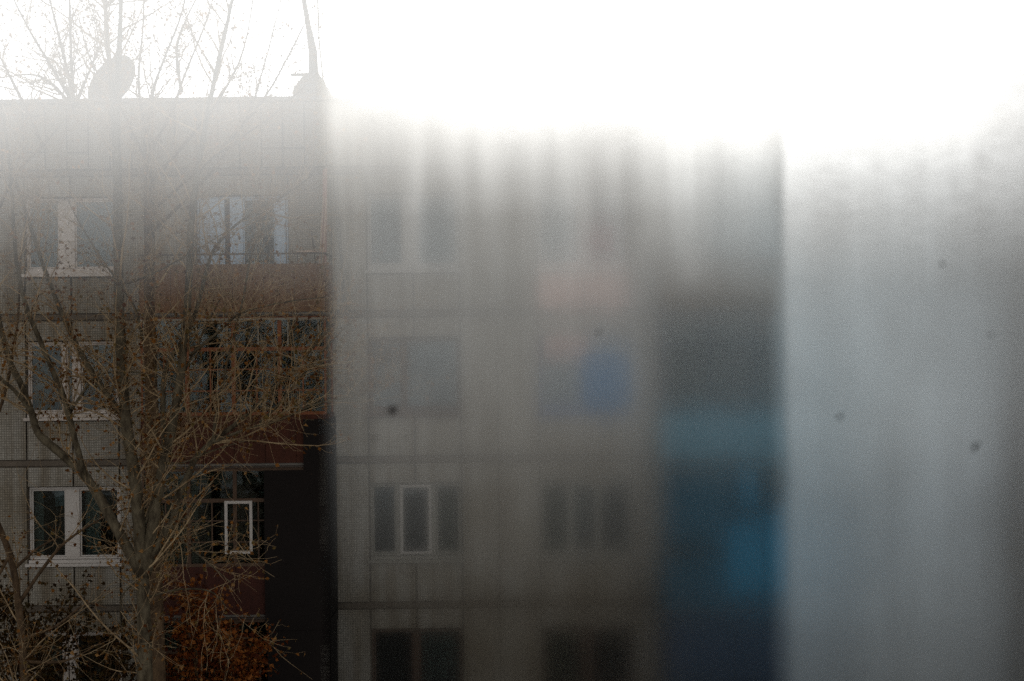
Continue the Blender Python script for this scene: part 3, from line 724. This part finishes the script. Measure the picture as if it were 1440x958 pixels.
def ramp(N, pts):
    r = N.new('ShaderNodeValToRGB'); el = r.color_ramp.elements
    while len(el) < len(pts): el.new(.5)
    for e, (p, v) in zip(el, pts): e.position = p; e.color = (v, v, v, 1) if not isinstance(v, tuple) else v + (1,)
    return r
SPAN = 1100.0                    # ramps across the sheet run over this many pixel widths
ZR0, ZR1 = 1000, 0               # ramps up the sheet run between these photo rows
def mist_material(name, left):
    m, N, L = newmat(name)
    out = N.new('ShaderNodeOutputMaterial'); tc = N.new('ShaderNodeTexCoord'); sx = N.new('ShaderNodeSeparateXYZ')
    L.new(tc.outputs['Object'], sx.inputs[0])
    def mth(op, a, b=None, clamp=False):
        n = N.new('ShaderNodeMath'); n.operation = op; n.use_clamp = clamp
        for i, v in enumerate((a, b)):
            if v is None: continue
            if isinstance(v, (int, float)): n.inputs[i].default_value = v
            else: L.new(v, n.inputs[i])
        return n.outputs[0]
    def noise(scale, sc3=(1,1,1), det=3):
        mp = N.new('ShaderNodeMapping'); mp.inputs['Scale'].default_value = sc3; L.new(tc.outputs['Object'], mp.inputs[0])
        n = N.new('ShaderNodeTexNoise'); n.inputs['Scale'].default_value = scale; n.inputs['Detail'].default_value = det; L.new(mp.outputs[0], n.inputs['Vector'])
        return n.outputs['Fac']
    wob = mth('MULTIPLY', mth('SUBTRACT', noise(1.5, (6,6,2.5)), .5), .03)
    u = mth('ADD', mth('DIVIDE', sx.outputs['X'], SPAN*kp), wob)
    wz = mth('MULTIPLY', mth('SUBTRACT', noise(1.0, (9,9,3)), .5), .05)
    v = mth('ADD', mth('DIVIDE', mth('SUBTRACT', sx.outputs['Z'], gz(ZR0)-pz0), (ZR0-ZR1)*kp), wz)
    def RX(pts):
        r = ramp(N, [((p-PX0)/SPAN, q) for p, q in pts]); L.new(u, r.inputs['Fac']); return r.outputs[0]
    def RZ(pts):                     # (photo row, amount) from the sill up
        r = ramp(N, [((ZR0-p)/(ZR0-ZR1), q) for p, q in pts]); L.new(v, r.inputs['Fac']); return r.outputs[0]
    G = MIST_GAIN
    def mixv(f, a, b): return mth('ADD', mth('MULTIPLY', a, mth('SUBTRACT', 1.0, f)), mth('MULTIPLY', b, f))
    grain = mth('ADD', mth('MULTIPLY', mth('SUBTRACT', noise(900, det=1), .5), .12), 1.0)
    blot = mth('ADD', mth('MULTIPLY', mth('SUBTRACT', noise(5.5, (1.3,1,1), 4), .5), RX([(452,.6),(1000,.7),(1120,1.5),(1500,1.5)])), 1.0)
    z_left = RZ([(470,0),(440,.004),(415,.02),(350,.10),(300,.20),(250,.36),(200,.54),(140,.78),(60,.82)])
    if left:
        milk = mth('MULTIPLY', mth('MULTIPLY', z_left, G), grain, True)
    else:
        z_mid = RZ([(960,.003),(850,.003),(700,.040),(600,.088),(500,.13),(400,.19),(300,.27),(250,.47),(200,.78),(150,1.15)])
        z_strip = RZ([(960,.008),(850,.010),(700,.014),(600,.035),(500,.045),(430,.09),(370,.22),(300,.42),(240,.72),(200,1.0),(150,1.35)])
        z_right = RZ([(960,.075),(900,.085),(750,.125),(600,.185),(450,.23),(400,.245),(300,.29),(250,.40),(200,.66),(150,1.05)])
        f_mid = RX([(452,0),(462,.25),(478,.75),(520,.95),(560,1),(1500,1)])
        f_strip = RX([(452,0),(895,0),(955,1),(1500,1)])
        f_right = RX([(452,0),(1082,0),(1120,1),(1500,1)])
        edge = RX([(452,1),(1365,1),(1425,.36),(1500,.36)])
        milk = mixv(f_right, mixv(f_strip, mixv(f_mid, z_left, z_mid), z_strip), z_right)
        # runs where the beads have slid down, strongest high on the sheet
        st = mth('MULTIPLY', mth('SUBTRACT', noise(1.0, (40,40,2.2)), .5), RZ([(960,.3),(420,.35),(320,1.0),(240,1.3),(180,.6),(130,.2)]))
        st = mth('ADD', mth('MULTIPLY', st, RX([(452,.3),(520,1),(980,1),(1050,.35),(1120,.6),(1200,1.25),(1400,1.8)])), 1.0)
        st = mth('MAXIMUM', st, .2)
        milk = mth('MULTIPLY', mth('MULTIPLY', milk, G), mth('MULTIPLY', mth('MULTIPLY', grain, st), mth('MULTIPLY', edge, blot)), True)
    def refr(rough_in, nrm=None):
        r = N.new('ShaderNodeBsdfRefraction'); r.distribution = 'GGX'; r.inputs['IOR'].default_value = 1.45
        if isinstance(rough_in, float): r.inputs['Roughness'].default_value = rough_in
        else: L.new(rough_in, r.inputs['Roughness'])
        if nrm: L.new(nrm, r.inputs['Normal'])
        L.new(low_shade, r.inputs['Color'])
        return r.outputs[0]
    low_shade = None if left else RZ([(960,.50),(860,.60),(740,.80),(600,1.0)])     # daylight fading down the facade, put into the glass tint
    def mix(f, a, b):
        x = N.new('ShaderNodeMixShader'); L.new(f, x.inputs[0]); L.new(a, x.inputs[1]); L.new(b, x.inputs[2]); return x.outputs[0]
    tr = N.new('ShaderNodeBsdfTranslucent')
    if left:
        tr.inputs[0].default_value = (.90,.92,.925,1)
        t_ = N.new('ShaderNodeBsdfTransparent'); s = mix(milk, t_.outputs[0], tr.outputs[0])
    else:
        tint = RX([(452,(.90,.92,.925)),(560,(.89,.91,.92)),(800,(.86,.90,.92)),(930,(.84,.89,.92)),(1112,(.72,.85,.93)),(1500,(.72,.84,.94))]); 
        tm = N.new('ShaderNodeMix'); tm.data_type = 'RGBA'; L.new(RZ([(420,0),(180,1)]), tm.inputs[0]); L.new(tint, tm.inputs[6]); tm.inputs[7].default_value = (.93,.93,.92,1)
        L.new(tm.outputs[2], tr.inputs[0])
        clear = RX([(452,1),(462,.92),(480,.68),(520,.42),(620,.22),(700,.11),(900,.06),(1100,.05),(1120,.0),(1500,.0)])
        rough = RX([(452,.03),(520,.075),(700,.12),(900,.15),(1000,.17),(1100,.17),(1112,.32),(1500,.34)])
        rough = mth('MULTIPLY', rough, RZ([(960,1.0),(400,1.0),(250,1.3),(100,1.5)]))
        # fine ripples across the runs spread the view up and down
        amp = RX([(452,0),(500,.02),(700,.07),(1000,.10),(1112,.16),(1500,.18)])
        off = mth('MULTIPLY', mth('MULTIPLY', mth('SUBTRACT', noise(1.0, (60,60,2600), 1), .5), amp), RZ([(960,1.0),(420,1.0),(280,2.2),(100,3.0)]))
        cz = N.new('ShaderNodeCombineXYZ'); L.new(off, cz.inputs['Z'])
        ge = N.new('ShaderNodeNewGeometry'); va = N.new('ShaderNodeVectorMath'); va.operation = 'ADD'
        L.new(ge.outputs['Normal'], va.inputs[0]); L.new(cz.outputs[0], va.inputs[1])
        vn = N.new('ShaderNodeVectorMath'); vn.operation = 'NORMALIZE'; L.new(va.outputs[0], vn.inputs[0])
        s = mix(milk, mix(clear, refr(rough, vn.outputs[0]), refr(0.0)), tr.outputs[0])
    L.new(s, out.inputs['Surface'])
    return m
MIST_GAIN = 0.47
def smooth_glass():
    m, N, L = newmat('smooth glass face'); out = N.new('ShaderNodeOutputMaterial')
    r = N.new('ShaderNodeBsdfRefraction'); r.inputs['IOR'].default_value = 1.45; r.inputs['Roughness'].default_value = 0; r.inputs['Color'].default_value = (.985,.995,.99,1)
    L.new(r.outputs[0], out.inputs['Surface']); return m
def clear_glass(name):
    m, N, L = newmat(name); out = N.new('ShaderNodeOutputMaterial')
    r = N.new('ShaderNodeBsdfTransparent'); r.inputs[0].default_value = (1,1,1,1); L.new(r.outputs[0], out.inputs['Surface']); return m
M['clear'] = clear_glass('clear glass')
import bmesh
def sheet(name, x0, x1, z0, z1, mats, parent):
    m = MB(); t = .005
    m.face([(x0,YP,z0),(x1,YP,z0),(x1,YP,z1),(x0,YP,z1)], 0)
    m.face([(x0,YP+t,z0),(x0,YP+t,z1),(x1,YP+t,z1),(x1,YP+t,z0)], 1)
    m.face([(x0,YP,z0),(x0,YP,z1),(x0,YP+t,z1),(x0,YP+t,z0)], 2); m.face([(x1,YP,z0),(x1,YP+t,z0),(x1,YP+t,z1),(x1,YP,z1)], 2)
    m.face([(x0,YP,z0),(x0,YP+t,z0),(x1,YP+t,z0),(x1,YP,z0)], 2); m.face([(x0,YP,z1),(x1,YP,z1),(x1,YP+t,z1),(x0,YP+t,z1)], 2)
    o = m.build(name, mats, parent)
    b = bmesh.new(); b.from_mesh(o.data); bmesh.ops.remove_doubles(b, verts=b.verts, dist=1e-6); b.to_mesh(o.data); b.free()
    return o
sheet('misted_pane', gx(PX0), gx(PX1), pz0, pz1, [smooth_glass(), mist_material('misted glass', False), M['clear']], PT)
sheet('misted_pane', gx(QX0), gx(QX1), gz(QCUT), pz1, [M['clear'], mist_material('lightly misted glass', True), M['clear']], QT)
sheet('clear_pane', gx(QX0), gx(QX1), pz0, gz(QCUT)-.0004, [M['clear']]*3, QT)
for T, a, b in ((PT, gx(PX0), gx(PX1)), (QT, gx(QX0), gx(QX1))):
    for nm, z0, z1 in (('top_rail', pz1+.001, pz1+.05), ('bottom_rail', pz0-.05, pz0-.001)):
        q = MB(); q.box(a, b, YP-.03, YP+.035, z0, z1); q.build(nm, M['cap'], T, bevel=.004)
# dirt specks on the near face
for (px, py, rx, rz_, rot) in ((552,577,6.5,6.0,0),(527,616,2.6,2.6,0),(842,467,2.8,2.8,0),(1325,371,3.0,2.8,0),(1393,471,2.6,2.8,0),(1181,586,4.8,2.6,.6),(1370,630,3.2,5.6,-.25),(1375,624,2.6,2.4,0)):
    p = W(px, py, YP); q = MB(); n = 14; c_ = math.cos(rot); s_ = math.sin(rot)
    rs = random.Random(px); jit = [1+.12*rs.gauss(0,1) for _ in range(n)]
    prof = ((0.0, 1.0), (.6, .8), (1.0, .0))
    vs0 = []
    for (f, h) in prof[1:]:
        ring_ = []
        for k in range(n):
            a = 2*math.pi*k/n; ex, ez = f*rx*kp*math.cos(a)*jit[k], f*rz_*kp*math.sin(a)*jit[k]
            ring_.append((p.x + ex*c_ - ez*s_, YP - .0004 - h*.0016, p.z + ex*s_ + ez*c_))
        vs0.append(ring_)
    q.face(vs0[0][::-1])
    for k in range(n): q.face([vs0[0][k], vs0[0][(k+1)%n], vs0[1][(k+1)%n], vs0[1][k]][::-1])
    q.face(vs0[1])
    q.build('dirt_speck', M['near_black'], PT)
